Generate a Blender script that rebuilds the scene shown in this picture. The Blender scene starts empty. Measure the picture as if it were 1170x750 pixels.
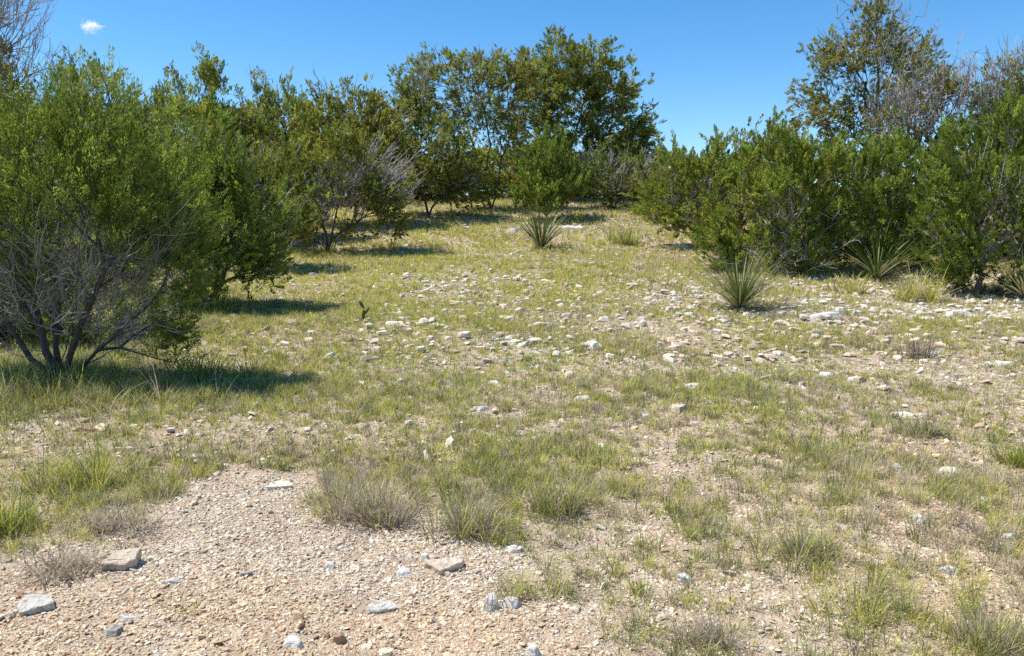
# Rocky juniper hillside clearing under a clear sky.
import bpy, bmesh, math
import numpy as np
from mathutils import Vector, noise as mnoise

C = bpy.context.scene.collection
R = math.radians
RNG = np.random.default_rng(7)

# ------------------------------------------------------------------ camera constants
F = 884.0                      # focal length in photo pixels (1170 wide)
PITCH = math.atan(105.0 / F)
SP, CP = math.sin(PITCH), math.cos(PITCH)

# ------------------------------------------------------------------ noise
def _h(ix, iy, seed):
    n = (ix.astype(np.int64) * 374761393 + iy.astype(np.int64) * 668265263 + seed * 1442695041) & 0xFFFFFFFF
    n = ((n ^ (n >> 13)) * 1274126177) & 0xFFFFFFFF
    n = (n ^ (n >> 16)) & 0xFFFFFFFF
    return n / 4294967295.0

def vnoise(x, y, seed=0):
    x = np.asarray(x, float); y = np.asarray(y, float)
    ix = np.floor(x); iy = np.floor(y)
    fx = x - ix; fy = y - iy
    fx = fx * fx * (3 - 2 * fx); fy = fy * fy * (3 - 2 * fy)
    a = _h(ix, iy, seed); b = _h(ix + 1, iy, seed); c = _h(ix, iy + 1, seed); d = _h(ix + 1, iy + 1, seed)
    return (a + (b - a) * fx) * (1 - fy) + (c + (d - c) * fx) * fy

def fbm(x, y, seed=0, oct=3):
    s = 0; a = 0.5; t = 0
    for k in range(oct):
        s = s + a * vnoise(np.asarray(x) * 2 ** k + 17.3 * k, np.asarray(y) * 2 ** k - 9.1 * k, seed + k); t += a; a *= .5
    return s / t

# ------------------------------------------------------------------ terrain
PY = [-300, -20, 0, 4, 8, 11.8, 15, 19, 22.5, 26, 30, 36, 45, 70, 400, 2500]
PZ = [-6, -.5, 0, .08, .22, .50, .84, 1.30, 1.85, 2.45, 2.95, 3.3, 3.5, 2.5, -15, -40]
_yy = np.linspace(-30, 90, 1201)
_zz = np.interp(_yy, PY, PZ)
_k = np.hanning(31); _k /= _k.sum()
_zs = np.convolve(np.pad(_zz, 15, mode='edge'), _k, 'valid')

def ground_z(x, y):
    x = np.asarray(x, float); y = np.asarray(y, float)
    z = np.where((y > -30) & (y < 90), np.interp(y, _yy, _zs), np.interp(y, PY, PZ))
    fade = np.clip((120 - np.hypot(x, y)) / 60, 0, 1)
    z = z + fade * ((fbm(x * .45, y * .45, 3) - .5) * .14 + (fbm(x * 2.3, y * 2.3, 11) - .5) * .05
                    + (vnoise(x * 9, y * 9, 21) - .5) * .016)
    return z

EYE = float(ground_z(0, 0)) + 1.6
CAM = np.array([0, 0, EYE])

def ray(px, py):
    u = (px - 585.0) / F; v = (375.0 - py) / F
    return np.array([u, CP + v * SP, -SP + v * CP])

def at(px, py, y):
    """point seen at (px, py) lying y metres in front"""
    d = ray(px, py)
    return CAM + d * (y / d[1])

def hit(px, py):
    """where the sight line through (px, py) meets the ground"""
    d = ray(px, py)
    t = np.linspace(1.5, 45, 4000)
    p = CAM[None] + d[None] * t[:, None]
    below = p[:, 2] <= ground_z(p[:, 0], p[:, 1])
    if not below.any():
        return p[-1]
    i = int(np.argmax(below))
    return p[i]

def on_ground(x, y):
    return np.array([x, y, float(ground_z(x, y))])

# ------------------------------------------------------------------ mesh helpers
def norm(v):
    return v / np.maximum(np.linalg.norm(v, axis=-1, keepdims=True), 1e-9)

def make_mesh(name, V, faces, tint=None, smooth=False):
    """faces: list of (n,k) int arrays"""
    me = bpy.data.meshes.new(name)
    V = np.asarray(V, np.float32)
    me.vertices.add(len(V)); me.vertices.foreach_set('co', V.ravel())
    loops = np.concatenate([f.ravel() for f in faces]).astype(np.int32)
    counts = np.concatenate([np.full(len(f), f.shape[1], np.int32) for f in faces])
    starts = np.concatenate([[0], np.cumsum(counts)[:-1]]).astype(np.int32)
    me.loops.add(len(loops)); me.loops.foreach_set('vertex_index', loops)
    me.polygons.add(len(counts)); me.polygons.foreach_set('loop_start', starts)
    me.update(calc_edges=True)
    if tint is not None:
        a = me.color_attributes.new('tint', 'FLOAT_COLOR', 'POINT')
        t = np.ones((len(V), 4), np.float32); t[:, :3] = tint
        a.data.foreach_set('color', t.ravel())
    me.polygons.foreach_set('use_smooth', np.full(len(counts), smooth))
    return me

def link(name, me, mat=None, parent=None, loc=None):
    o = bpy.data.objects.new(name, me); C.objects.link(o)
    if mat is not None:
        me.materials.clear(); me.materials.append(mat)
    if parent is not None:
        o.parent = parent
    if loc is not None:
        o.location = loc
    return o

def tag(o, label=None, cat=None, group=None, kind=None):
    if label: o['label'] = label
    if cat: o['category'] = cat
    if group: o['group'] = group
    if kind: o['kind'] = kind
    return o

def empty(name, loc):
    o = bpy.data.objects.new(name, None); C.objects.link(o)
    o.location = loc; o.empty_display_size = .2
    return o

# ------------------------------------------------------------------ materials
class NT:
    def __init__(s, name):
        s.m = bpy.data.materials.new(name); s.m.use_nodes = True
        s.t = s.m.node_tree; s.t.nodes.clear()
        s.out = s.n('ShaderNodeOutputMaterial')
    def n(s, kind, **kw):
        nd = s.t.nodes.new(kind)
        for k, v in kw.items():
            if k == 'inp':
                for kk, vv in v.items():
                    if isinstance(vv, bpy.types.NodeSocket): s.t.links.new(vv, nd.inputs[kk])
                    else: nd.inputs[kk].default_value = vv
            else: setattr(nd, k, v)
        return nd
    def ramp(s, fac, stops):
        r = s.n('ShaderNodeValToRGB')
        e = r.color_ramp.elements
        while len(e) < len(stops): e.new(0.5)
        for i, (p, c) in enumerate(stops):
            e[i].position = p; e[i].color = (*c, 1) if len(c) == 3 else c
        s.t.links.new(fac, r.inputs[0]); return r.outputs[0]
    def mix(s, f, a, b, mode='MIX'):
        m = s.n('ShaderNodeMix', data_type='RGBA', blend_type=mode)
        for k, v in ((0, f), (6, a), (7, b)):
            if isinstance(v, bpy.types.NodeSocket): s.t.links.new(v, m.inputs[k])
            else: m.inputs[k].default_value = v if k == 0 else (*v, 1)
        return m.outputs[2]
    def link(s, a, b): s.t.links.new(a, b)

def mat_leaf(name, trans=.3, rough=.55, spec=.25):
    k = NT(name)
    a = k.n('ShaderNodeAttribute', attribute_name='tint')
    p = k.n('ShaderNodeBsdfPrincipled', inp={'Base Color': a.outputs['Color'], 'Roughness': rough, 'Specular IOR Level': spec})
    tr = k.n('ShaderNodeBsdfTranslucent', inp={'Color': a.outputs['Color']})
    mx = k.n('ShaderNodeMixShader', inp={0: trans})
    k.link(p.outputs[0], mx.inputs[1]); k.link(tr.outputs[0], mx.inputs[2])
    k.link(mx.outputs[0], k.out.inputs[0])
    return k.m

def mat_bark(name, c1, c2, scale=30):
    k = NT(name)
    tc = k.n('ShaderNodeTexCoord')
    mp = k.n('ShaderNodeMapping', inp={'Vector': tc.outputs['Object'], 'Scale': (1, 1, .25)})
    n1 = k.n('ShaderNodeTexNoise', inp={'Vector': mp.outputs[0], 'Scale': scale, 'Detail': 4})
    col = k.ramp(n1.outputs['Fac'], [(.3, c1), (.7, c2)])
    b = k.n('ShaderNodeBump', inp={'Height': n1.outputs['Fac'], 'Strength': .6, 'Distance': .01})
    p = k.n('ShaderNodeBsdfPrincipled', inp={'Base Color': col, 'Roughness': .85, 'Normal': b.outputs[0], 'Specular IOR Level': .2})
    k.link(p.outputs[0], k.out.inputs[0]); return k.m

def mat_rock(name, c1, c2, spot, spot_amt=.41):
    k = NT(name)
    tc = k.n('ShaderNodeTexCoord')
    oi = k.n('ShaderNodeObjectInfo')
    off = k.n('ShaderNodeVectorMath', operation='ADD')
    cx = k.n('ShaderNodeCombineXYZ', inp={'X': oi.outputs['Random'], 'Y': oi.outputs['Random']})
    sc = k.n('ShaderNodeVectorMath', operation='SCALE', inp={0: cx.outputs[0], 'Scale': 13.0})
    k.link(tc.outputs['Object'], off.inputs[0]); k.link(sc.outputs[0], off.inputs[1])
    n1 = k.n('ShaderNodeTexNoise', inp={'Vector': off.outputs[0], 'Scale': 9.0, 'Detail': 5, 'Roughness': .6})
    n2 = k.n('ShaderNodeTexNoise', inp={'Vector': off.outputs[0], 'Scale': 38.0, 'Detail': 6, 'Roughness': .7})
    n3 = k.n('ShaderNodeTexNoise', inp={'Vector': off.outputs[0], 'Scale': 120.0, 'Detail': 3, 'Roughness': .7})
    col = k.ramp(n1.outputs['Fac'], [(.32, c1), (.68, c2)])
    sp = k.ramp(n2.outputs['Fac'], [(spot_amt + .1, (0, 0, 0)), (spot_amt + .22, (.75, .75, .75))])
    col = k.mix(sp, col, spot)
    gr = k.ramp(n3.outputs['Fac'], [(.3, (.78, .78, .78)), (.7, (1.1, 1.1, 1.1))])
    col = k.mix(1.0, col, gr, 'MULTIPLY')
    b1 = k.n('ShaderNodeBump', inp={'Height': n2.outputs['Fac'], 'Strength': .7, 'Distance': .03})
    b = k.n('ShaderNodeBump', inp={'Height': n3.outputs['Fac'], 'Strength': .4, 'Distance': .006, 'Normal': b1.outputs[0]})
    p = k.n('ShaderNodeBsdfPrincipled', inp={'Base Color': col, 'Roughness': .9, 'Normal': b.outputs[0], 'Specular IOR Level': .2})
    k.link(p.outputs[0], k.out.inputs[0]); return k.m

def mat_tint(name, rough=.9, noise=0):
    k = NT(name)
    a = k.n('ShaderNodeAttribute', attribute_name='tint')
    col = a.outputs['Color']
    kw = {}
    if noise:
        tc = k.n('ShaderNodeTexCoord')
        n = k.n('ShaderNodeTexNoise', inp={'Vector': tc.outputs['Object'], 'Scale': noise, 'Detail': 3})
        g = k.ramp(n.outputs['Fac'], [(.3, (.7, .7, .7)), (.7, (1.15, 1.15, 1.15))])
        col = k.mix(1.0, col, g, 'MULTIPLY')
        b = k.n('ShaderNodeBump', inp={'Height': n.outputs['Fac'], 'Strength': .4, 'Distance': .004})
        kw['Normal'] = b.outputs[0]
    p = k.n('ShaderNodeBsdfPrincipled', inp={'Base Color': col, 'Roughness': rough, 'Specular IOR Level': .2, **kw})
    k.link(p.outputs[0], k.out.inputs[0]); return k.m

def mat_ground():
    k = NT('stony_soil')
    tc = k.n('ShaderNodeTexCoord')
    P = tc.outputs['Object']
    big = k.n('ShaderNodeTexNoise', inp={'Vector': P, 'Scale': .9, 'Detail': 5, 'Roughness': .6})
    mid = k.n('ShaderNodeTexNoise', inp={'Vector': P, 'Scale': 7.0, 'Detail': 5, 'Roughness': .65})
    soil = k.ramp(big.outputs['Fac'], [(.35, (.43, .32, .21)), (.5, (.48, .385, .27)), (.68, (.52, .445, .33))])
    lit = k.ramp(mid.outputs['Fac'], [(.35, (.58, .54, .49)), (.65, (1.0, .97, .94))])
    soil = k.mix(1.0, soil, lit, 'MULTIPLY')
    wob = k.n('ShaderNodeTexNoise', inp={'Vector': P, 'Scale': 60.0, 'Detail': 2})
    wp = k.n('ShaderNodeMix', data_type='VECTOR', inp={0: .02, 4: P, 5: wob.outputs['Color']})
    heights = []
    cols = soil
    for scale, thr, amt in ((170.0, .5, .8), (75.0, .62, .85), (38.0, .8, .9)):
        v = k.n('ShaderNodeTexVoronoi', feature='F1', inp={'Vector': wp.outputs[1], 'Scale': scale, 'Randomness': 1.0})
        sep = k.n('ShaderNodeSeparateColor', inp={0: v.outputs['Color']})
        pal = k.ramp(sep.outputs[0], [(0, (.34, .22, .15)), (.2, (.46, .33, .25)), (.45, (.56, .46, .37)), (.7, (.44, .41, .38)), (.85, (.66, .60, .53)), (1, (.52, .40, .30))])
        gate = k.n('ShaderNodeMath', operation='GREATER_THAN', inp={0: sep.outputs[1], 1: thr})
        edge = k.ramp(v.outputs['Distance'], [(.35, (1, 1, 1)), (.6, (0, 0, 0))])
        f = k.n('ShaderNodeMath', operation='MULTIPLY', inp={0: gate.outputs[0], 1: edge})
        f2 = k.n('ShaderNodeMath', operation='MULTIPLY', inp={0: f.outputs[0], 1: amt})
        cols = k.mix(f2.outputs[0], cols, pal)
        hh = k.n('ShaderNodeMath', operation='MULTIPLY', inp={0: f.outputs[0], 1: 60.0 / scale})
        heights.append(hh.outputs[0])
    h = heights[0]
    for x in heights[1:]:
        m = k.n('ShaderNodeMath', operation='MAXIMUM', inp={0: h, 1: x}); h = m.outputs[0]
    m = k.n('ShaderNodeMath', operation='MULTIPLY_ADD', inp={0: mid.outputs['Fac'], 1: .6, 2: h})
    b = k.n('ShaderNodeBump', inp={'Height': m.outputs[0], 'Strength': 1.0, 'Distance': .008})
    p = k.n('ShaderNodeBsdfPrincipled', inp={'Base Color': cols, 'Roughness': .95, 'Normal': b.outputs[0], 'Specular IOR Level': .15})
    k.link(p.outputs[0], k.out.inputs[0]); return k.m

M = dict(
    leaf=mat_leaf('juniper_foliage', .5),
    grass=mat_leaf('grass_blades', .42, .6, .25),
    sotol=mat_leaf('sotol_leaves', .2, .55, .2),
    bark=mat_bark('juniper_bark', (.13, .105, .09), (.27, .235, .21)),
    dark_bark=mat_bark('dark_bark', (.05, .042, .036), (.12, .10, .088)),
    twig=mat_bark('weathered_twigs', (.19, .165, .15), (.38, .345, .32), 18),
    gravel=mat_tint('gravel_stones', .9, 90),
    cactus=mat_tint('cactus_skin', .6, 60),
    ground=mat_ground(),
    pale=mat_rock('pale_limestone', (.66, .62, .55), (.82, .79, .72), (.34, .32, .29)),
    grey=mat_rock('grey_limestone', (.50, .46, .40), (.70, .66, .59), (.26, .23, .19)),
    tan=mat_rock('tan_limestone', (.52, .42, .31), (.68, .58, .46), (.36, .27, .19)),
    brown=mat_rock('brown_stone', (.36, .22, .13), (.50, .34, .21), (.20, .13, .09)),
    cream=mat_rock('cream_limestone', (.66, .58, .44), (.80, .74, .60), (.50, .40, .26), .52),
    dark=mat_rock('dark_limestone', (.27, .25, .22), (.44, .41, .37), (.12, .11, .10)),
)

# ------------------------------------------------------------------ ground sheet
def axis(parts):
    out = []
    for a, b, st in parts:
        out.append(np.arange(a, b, st))
    return np.concatenate(out)
gx = np.concatenate([-np.geomspace(24, 2500, 40)[::-1][:-1], axis([(-24, -6, .12), (-6, 6, .035), (6, 24, .12)]), np.geomspace(24, 2500, 40)])
gy = np.concatenate([-np.geomspace(3, 300, 25)[::-1], axis([(-2.9, 2, .1), (2, 8, .03), (8, 16, .06), (16, 32, .11), (32, 60, .5)]), np.geomspace(60, 2500, 40)])
X, Y = np.meshgrid(gx, gy)
Z = ground_z(X, Y)
nx, ny = len(gx), len(gy)
idx = np.arange(nx * ny).reshape(ny, nx)
q = np.stack([idx[:-1, :-1], idx[:-1, 1:], idx[1:, 1:], idx[1:, :-1]], -1).reshape(-1, 4)
tag(link('ground', make_mesh('ground', np.stack([X, Y, Z], -1).reshape(-1, 3), [q], smooth=True), M['ground']), kind='structure')

# ------------------------------------------------------------------ where the soil is bare
BARE_PX = [(-60, 690), (-10, 640), (40, 625), (110, 600), (165, 585), (215, 558), (285, 535), (340, 545), (372, 582), (480, 600), (560, 608),
           (585, 640), (600, 672), (690, 700), (760, 760), (760, 900), (-200, 900)]
BARE = np.array([hit(*p)[:2] for p in BARE_PX])

def in_poly(x, y, poly):
    c = np.zeros(np.shape(x), bool); j = len(poly) - 1
    for i in range(len(poly)):
        xi, yi = poly[i]; xj, yj = poly[j]
        with np.errstate(divide='ignore', invalid='ignore'):
            c ^= ((yi > y) != (yj > y)) & (x < (xj - xi) * (y - yi) / (yj - yi + 1e-12) + xi)
        j = i
    return c

def bare(x, y):
    xx = x + (fbm(x * 2.2, y * 2.2, 41) - .5) * .55
    yy = y + (fbm(x * 2.2, y * 2.2, 47) - .5) * .55
    return in_poly(xx, yy, BARE)

def cover(x, y):
    """0 bare .. 1 closed grass"""
    p = fbm(x * 3.1, y * 3.8, 61, 3)
    left = np.clip((-x * .30 + (y - 7.5) * .10), -.25, 1)       # closes up towards the upper left
    thr = .25 - .20 * left + .03 * np.clip((x - 1) / 4, 0, 1)
    c = np.clip((p - thr) / .14 + .5, .20, 1)
    c = np.where(bare(x, y), .008, c)
    return c

# ------------------------------------------------------------------ trees
def grow(root, att, rng, beta=.45, step=.22, stems=None, wig=.05):
    """greedy branching: each target joins the nearest suitable node"""
    cap = 60 + len(att) * 9
    N = np.zeros((cap, 3)); par = np.full(cap, -1); D = np.zeros((cap, 3)); L = np.zeros(cap)
    N[0] = root; D[0] = (0, 0, 1); n = 1
    def add(p, pa):
        nonlocal n
        N[n] = p; par[n] = pa; v = p - N[pa]; l = np.linalg.norm(v); D[n] = v / max(l, 1e-6); L[n] = L[pa] + l; n += 1
        return n - 1
    for st in stems or []:
        j = 0
        for p in st:
            p = np.asarray(p, float); q0 = N[j].copy(); k = max(1, int(np.linalg.norm(p - q0) / step))
            for i in range(1, k + 1):
                j = add(q0 + (p - q0) * i / k + rng.normal(0, wig * .3, 3), j)
    order = np.argsort(np.linalg.norm(att - root, axis=1)); tips = np.zeros(len(att), int)
    for a_i in order:
        a = att[a_i]
        d = np.linalg.norm(N[:n] - a, axis=1) + beta * L[:n]
        j = int(np.argmin(d)); p0 = N[j].copy(); dist = np.linalg.norm(a - p0)
        k = int(min(8, max(1, round(dist / step))))
        p1 = p0 + (D[j] * .5 + np.array([0, 0, .12])) * dist * .55
        for i in range(1, k + 1):
            if n >= cap - 1: break
            t = i / k
            p = (1 - t) ** 2 * p0 + 2 * t * (1 - t) * p1 + t * t * a
            if i < k: p = p + rng.normal(0, wig, 3) * min(1, dist)
            j = add(p, j)
        tips[a_i] = j
    return N[:n], par[:n], D[:n], tips

def tubes(N, par, D, r0, rmax, pw=2.25, sides=5, sel=None):
    n = len(N); r = np.zeros(n); acc = np.zeros(n); main = np.full(n, -1); mr = np.zeros(n)
    for i in range(n - 1, 0, -1):
        r[i] = max(acc[i], r0 ** pw) ** (1 / pw)
        p = par[i]; acc[p] += r[i] ** pw
        if r[i] > mr[p]: mr[p] = r[i]; main[p] = i
    r[0] = acc[0] ** (1 / pw)
    r = np.minimum(r, rmax); r[0] *= 1.25
    T = D.copy(); has = main >= 0
    T[has] = norm(D[has] + D[main[has]])
    e = np.arange(1, n)
    if sel is not None: e = e[sel[e]]
    p = par[e]; cont = main[p] == e
    t0 = np.where(cont[:, None], T[p], D[e]); t1 = T[e]
    ra = np.where(cont, np.minimum(r[p], r[e] * 1.6), np.minimum(r[p], r[e] * 1.2)); rb = r[e]
    ref = np.array([.31, .73, .19])
    def ring(c, t, rad):
        u = norm(np.cross(t, ref)); v = np.cross(t, u)
        an = np.arange(sides) * 2 * np.pi / sides
        return c[:, None] + (u[:, None] * np.cos(an)[None, :, None] + v[:, None] * np.sin(an)[None, :, None]) * rad[:, None, None]
    V = np.concatenate([ring(N[p], t0, ra), ring(N[e], t1, rb)], 1)
    m = len(e); b = (np.arange(m) * sides * 2)[:, None]
    fs = []
    for i in range(sides):
        k = (i + 1) % sides
        fs.append(np.concatenate([b + i, b + k, b + sides + k, b + sides + i], 1))
    return V.reshape(-1, 3), [np.concatenate(fs)], r

def strands(P, r):
    """three-sided tapering tubes along the polylines P (n, k, 3)"""
    n, k, _ = P.shape
    t = norm(P[:, -1] - P[:, 0]); u = norm(np.cross(t, (.31, .73, .19))); v = np.cross(t, u)
    an = np.arange(3) * 2 * np.pi / 3
    off = u[:, None] * np.cos(an)[None, :, None] + v[:, None] * np.sin(an)[None, :, None]
    w = np.linspace(1, .35, k)
    V = P[:, :, None, :] + off[:, None] * (r[:, None] * w[None])[:, :, None, None]
    b = (np.arange(n) * k * 3)[:, None]; q = []
    for i in range(k - 1):
        for j in range(3):
            j2 = (j + 1) % 3
            q.append(np.concatenate([b + i * 3 + j, b + i * 3 + j2, b + i * 3 + 3 + j2, b + i * 3 + 3 + j], 1))
    return V.reshape(-1, 3), np.concatenate(q)

def twig_sprays(T, N, root, rng, ln, rad):
    """leafless side branches: from the nearest limb through each target and on, each with finer side twigs"""
    near = np.array([int(np.argmin(((N - t) ** 2).sum(1))) for t in T]); S = N[near]
    n = len(T)
    d = norm((T - root) * np.array([1, 1, .75]) + np.array([0, 0, .25]) + rng.normal(0, .35, (n, 3)))
    L = ln * rng.uniform(.5, 1.3, n)
    Ed = T + d * L[:, None]
    mid = S * .45 + T * .55 + rng.normal(0, .03, (n, 3))
    q2 = T + d * (L * .5)[:, None] + rng.normal(0, .03, (n, 3))
    V, f = strands(np.stack([S, mid, T, q2, Ed], 1), rad * rng.uniform(1.0, 2.0, n))
    m = 4
    t = rng.uniform(0, .95, (n, m)).reshape(-1)
    p0 = np.repeat(T, m, 0) + np.repeat(d * L[:, None], m, 0) * t[:, None]
    sd = norm(np.repeat(d, m, 0) + rng.normal(0, .55, (n * m, 3)))
    l = np.repeat(L, m) * rng.uniform(.25, .7, n * m)
    p1 = p0 + sd * (l * .5)[:, None] + rng.normal(0, .015, (n * m, 3)); p2 = p0 + sd * l[:, None] + np.array([0, 0, .04]) + rng.normal(0, .03, (n * m, 3))
    V2, f2 = strands(np.stack([p0, p1, p2], 1), rad * rng.uniform(.6, 1.1, n * m))
    return np.concatenate([V, V2]), np.concatenate([f, f2 + len(V)])

def leaves(tips, dirs, rng, nspray, spray_len, nleaf, ll, lw, pal, jit=.06, up=.6):
    S = len(tips) * nspray
    c = np.repeat(tips, nspray, 0) + rng.normal(0, jit, (S, 3))
    ax = norm(np.repeat(dirs, nspray, 0) * .5 + np.array([0, 0, up]) + rng.normal(0, .30, (S, 3)))
    Ls = spray_len * rng.uniform(.4, 1.6, S)
    pal = np.asarray(pal) * np.array((2.0, 1.88, 1.5))
    tipcol = pal[rng.choice(len(pal), len(tips))] * rng.uniform(.6, 1.3, (len(tips), 1))
    sc = np.repeat(tipcol, nspray, 0) * .55 + pal[rng.choice(len(pal), S)] * .45
    sc = sc * rng.uniform(.6, 1.4, (S, 1))
    K = S * nleaf
    c = np.repeat(c, nleaf, 0); ax = np.repeat(ax, nleaf, 0); Ls = np.repeat(Ls, nleaf)
    t = rng.uniform(0, 1, K) ** .8
    r = rng.normal(0, 1, (K, 3)); r -= (r * ax).sum(1, keepdims=True) * ax; r = norm(r)
    wd = .13 * Ls * np.sin(np.pi * np.clip(t * .85 + .12, 0, 1)) * np.sqrt(rng.uniform(0, 1, K))
    pos = c + ax * (Ls * t)[:, None] + r * wd[:, None]
    ld = norm(ax + r * (.5 - .3 * t)[:, None] + rng.normal(0, .18, (K, 3)))
    sd = norm(np.cross(ld, rng.normal(0, 1, (K, 3))))
    l = (ll * rng.uniform(.6, 1.3, K))[:, None]; w = (lw * rng.uniform(.7, 1.3, K))[:, None]
    V = np.stack([pos, pos + ld * l * .45 + sd * w * .5, pos + ld * l, pos + ld * l * .45 - sd * w * .5], 1)
    col = np.repeat(sc, nleaf, 0) * rng.uniform(.85, 1.15, (K, 1))
    q = np.arange(K * 4).reshape(K, 4)
    return V.reshape(-1, 3), q, np.repeat(col, 4, 0)

FRESH = [(.115, .170, .026), (.140, .190, .032), (.085, .132, .022), (.170, .205, .040)]
DEEP = [(.080, .115, .024), (.105, .138, .028), (.062, .090, .020), (.120, .145, .034)]
OLIVE = [(.142, .160, .030), (.115, .134, .028), (.172, .178, .038), (.100, .115, .026), (.165, .155, .040)]
RUSTY = [(.150, .138, .040), (.125, .124, .034), (.185, .148, .055), (.115, .108, .034)]

def tree(name, label, cat, base, y, lobes, n=300, pal=FRESH, twigs=0, twig_lobes=None, stems=None, sp=10.5, bark='bark', k=3.0, seed=0, r0=.0045,
         rmax=.14, depth=1.0, group=None, spray=.2, shell=.55, beta=.45, jit=.06, up=.6, leader=0, wig=.05, floor=.12, tw_len=.55):
    """lobes: (px, py, rx, ry [, dy]) describe the crown's masses at distance y"""
    rng = np.random.default_rng(1000 + seed)
    bx = at(base, 300, y)[0]
    root = on_ground(bx, y)
    lobes = [(l[0], l[1] + min(.13 * F / y, l[3] * .4), max(l[2] - .10 * F / y, l[2] * .6), max(l[3] - .14 * F / y, l[3] * .5), *l[4:]) for l in lobes]
    n = int(n * .8)
    def sample(lbs, n, lo):
        w = np.array([l[2] * l[3] for l in lbs], float) ** .8; w /= w.sum()
        out = []
        cnt = rng.multinomial(n, w)
        for l, m in zip(lbs, cnt):
            dy = l[4] if len(l) > 4 else rng.uniform(-.25, .25) * y * .06
            c = at(l[0], l[1], y + dy); rr = np.array([l[2], (l[2] + l[3]) * .5 * depth, l[3]]) / F * (y + dy)
            d = norm(rng.normal(0, 1, (m, 3))); rad = rng.uniform(lo, 1, m) ** .6
            bump = 1 + .22 * np.sin(d[:, 0] * 7 + l[0]) * np.sin(d[:, 2] * 6 + l[1]) + .12 * np.sin(d[:, 1] * 9 + l[2])
            out.append(c + d * (rad * bump)[:, None] * rr)
        p = np.concatenate(out)
        g = ground_z(p[:, 0], p[:, 1])
        return p[p[:, 2] > g + floor]
    att = np.repeat(sample(lobes, max(8, n // 3), shell), 3, 0)
    att = att + rng.normal(0, 1, att.shape) * (np.array((.12, .12, .12)) if sp < 10 else np.array((.06, .06, .09))) * max(1, y / 15)
    att = att[att[:, 2] > ground_z(att[:, 0], att[:, 1]) + floor]
    if leader:
        top = att[np.argsort(-att[:, 2])[:max(4, int(len(att) * .25))]]
        pick = top[rng.choice(len(top), leader)]
        lead = np.concatenate([pick + np.array([0, 0, h]) + rng.normal(0, .05, (leader, 3)) for h in (.13, .27, .40)])
        att = np.concatenate([att, lead])
    nf = len(att)
    N, par, D, tips = grow(root, att, rng, beta=beta, stems=stems, wig=wig)
    E = empty(name, root); tag(E, label, cat, group)
    V, f, r = tubes(N, par, D, r0, rmax, sides=6)
    nw = len(f[0]); f = f[0]
    if twigs:
        T = sample(twig_lobes or lobes, twigs, .05)
        V2, f2 = twig_sprays(T, N, root, rng, tw_len, max(.003, .36 * y / 774))
        f = np.concatenate([f, f2 + len(V)]); V = np.concatenate([V, V2])
    me = make_mesh('trunk', V - root, [f])
    o = link('trunk', me, M[bark], E)
    me.materials.append(M['twig'])
    mi = np.zeros(len(f), np.int32); mi[nw:] = 1
    me.polygons.foreach_set('material_index', mi)
    me.polygons.foreach_set('use_smooth', mi == 0)
    px = y / 774.0
    fine = .72 if sp < 10 else .74
    ll = max(.028, 4.6 * px * fine); lw = max(.007, 1.15 * px * max(fine, .78)); k = k / fine
    area = sum(math.pi * l[2] * l[3] for l in lobes) * .766
    nleaf = 16 if sp < 10 else 46
    nsp = max(2, int(round(area * k * .85 / (nf * nleaf))))
    P = N[tips[:nf]]
    cen = P.mean(0)
    dirs = norm(norm(P - cen) + D[tips[:nf]] * .6)
    V, q, col = leaves(P, dirs, rng, nsp, max(spray * sp / 12, sp * px), nleaf, ll, lw, pal, jit, up)
    link('crown', make_mesh('crown', V - root, [q], tint=col), M['leaf'], E)
    return E

# --- left side
tree('juniper_bush', 'nearest juniper at the left edge, grey bare lower branches under bright green foliage', 'shrub', 62, 7.15,
     [(40, 190, 95, 78), (130, 190, 75, 62), (-60, 190, 90, 90), (170, 250, 66, 45), (60, 260, 80, 38), (-40, 290, 80, 60), (205, 320, 36, 40), (190, 385, 25, 22), (90, 150, 70, 45), (185, 190, 50, 40), (215, 270, 30, 35), (10, 310, 60, 26), (110, 295, 70, 22)],
     n=980, pal=DEEP + DEEP + FRESH, bark='dark_bark', twigs=360, stems=[[at(52, 405, 7.15), at(38, 340, 7.2), at(20, 270, 7.3)], [at(78, 408, 7.1), at(105, 345, 7.0), at(135, 270, 7.0)], [at(64, 400, 7.25), at(68, 330, 7.4), at(70, 240, 7.5)], [at(95, 415, 7.1), at(145, 370, 6.9), at(195, 325, 6.9)], [at(35, 412, 7.2), at(-5, 350, 7.3), at(-60, 290, 7.3)], [at(70, 412, 7.0), at(85, 360, 6.7), at(90, 280, 6.6)]], twig_lobes=[(80, 335, 100, 60), (150, 325, 65, 35), (20, 350, 70, 60), (120, 385, 60, 26)], k=3.0, jit=.045, seed=1, r0=.004, rmax=0.05, leader=26, wig=.05, beta=.45, sp=13, tw_len=0.5)
tree('juniper_bush', 'dense green juniper bush right behind the nearest left juniper', 'shrub', 235, 11.5,
     [(215, 235, 70, 60), (270, 250, 55, 60), (165, 205, 64, 52), (255, 205, 50, 40), (240, 300, 60, 38), (300, 295, 28, 32), (205, 185, 60, 38)],
     n=760, pal=DEEP + FRESH, twigs=120, k=3.3, seed=2, leader=12, sp=12)
tree('juniper_bush', 'shaded juniper bush seen through the bare branches of the nearest juniper', 'shrub', 30, 9.4,
     [(20, 320, 90, 55), (110, 325, 70, 50), (-60, 300, 80, 80), (60, 372, 125, 36), (-40, 375, 80, 34), (150, 370, 40, 30)], n=620, pal=DEEP, twigs=160, k=3.0, seed=31, floor=.0)
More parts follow.
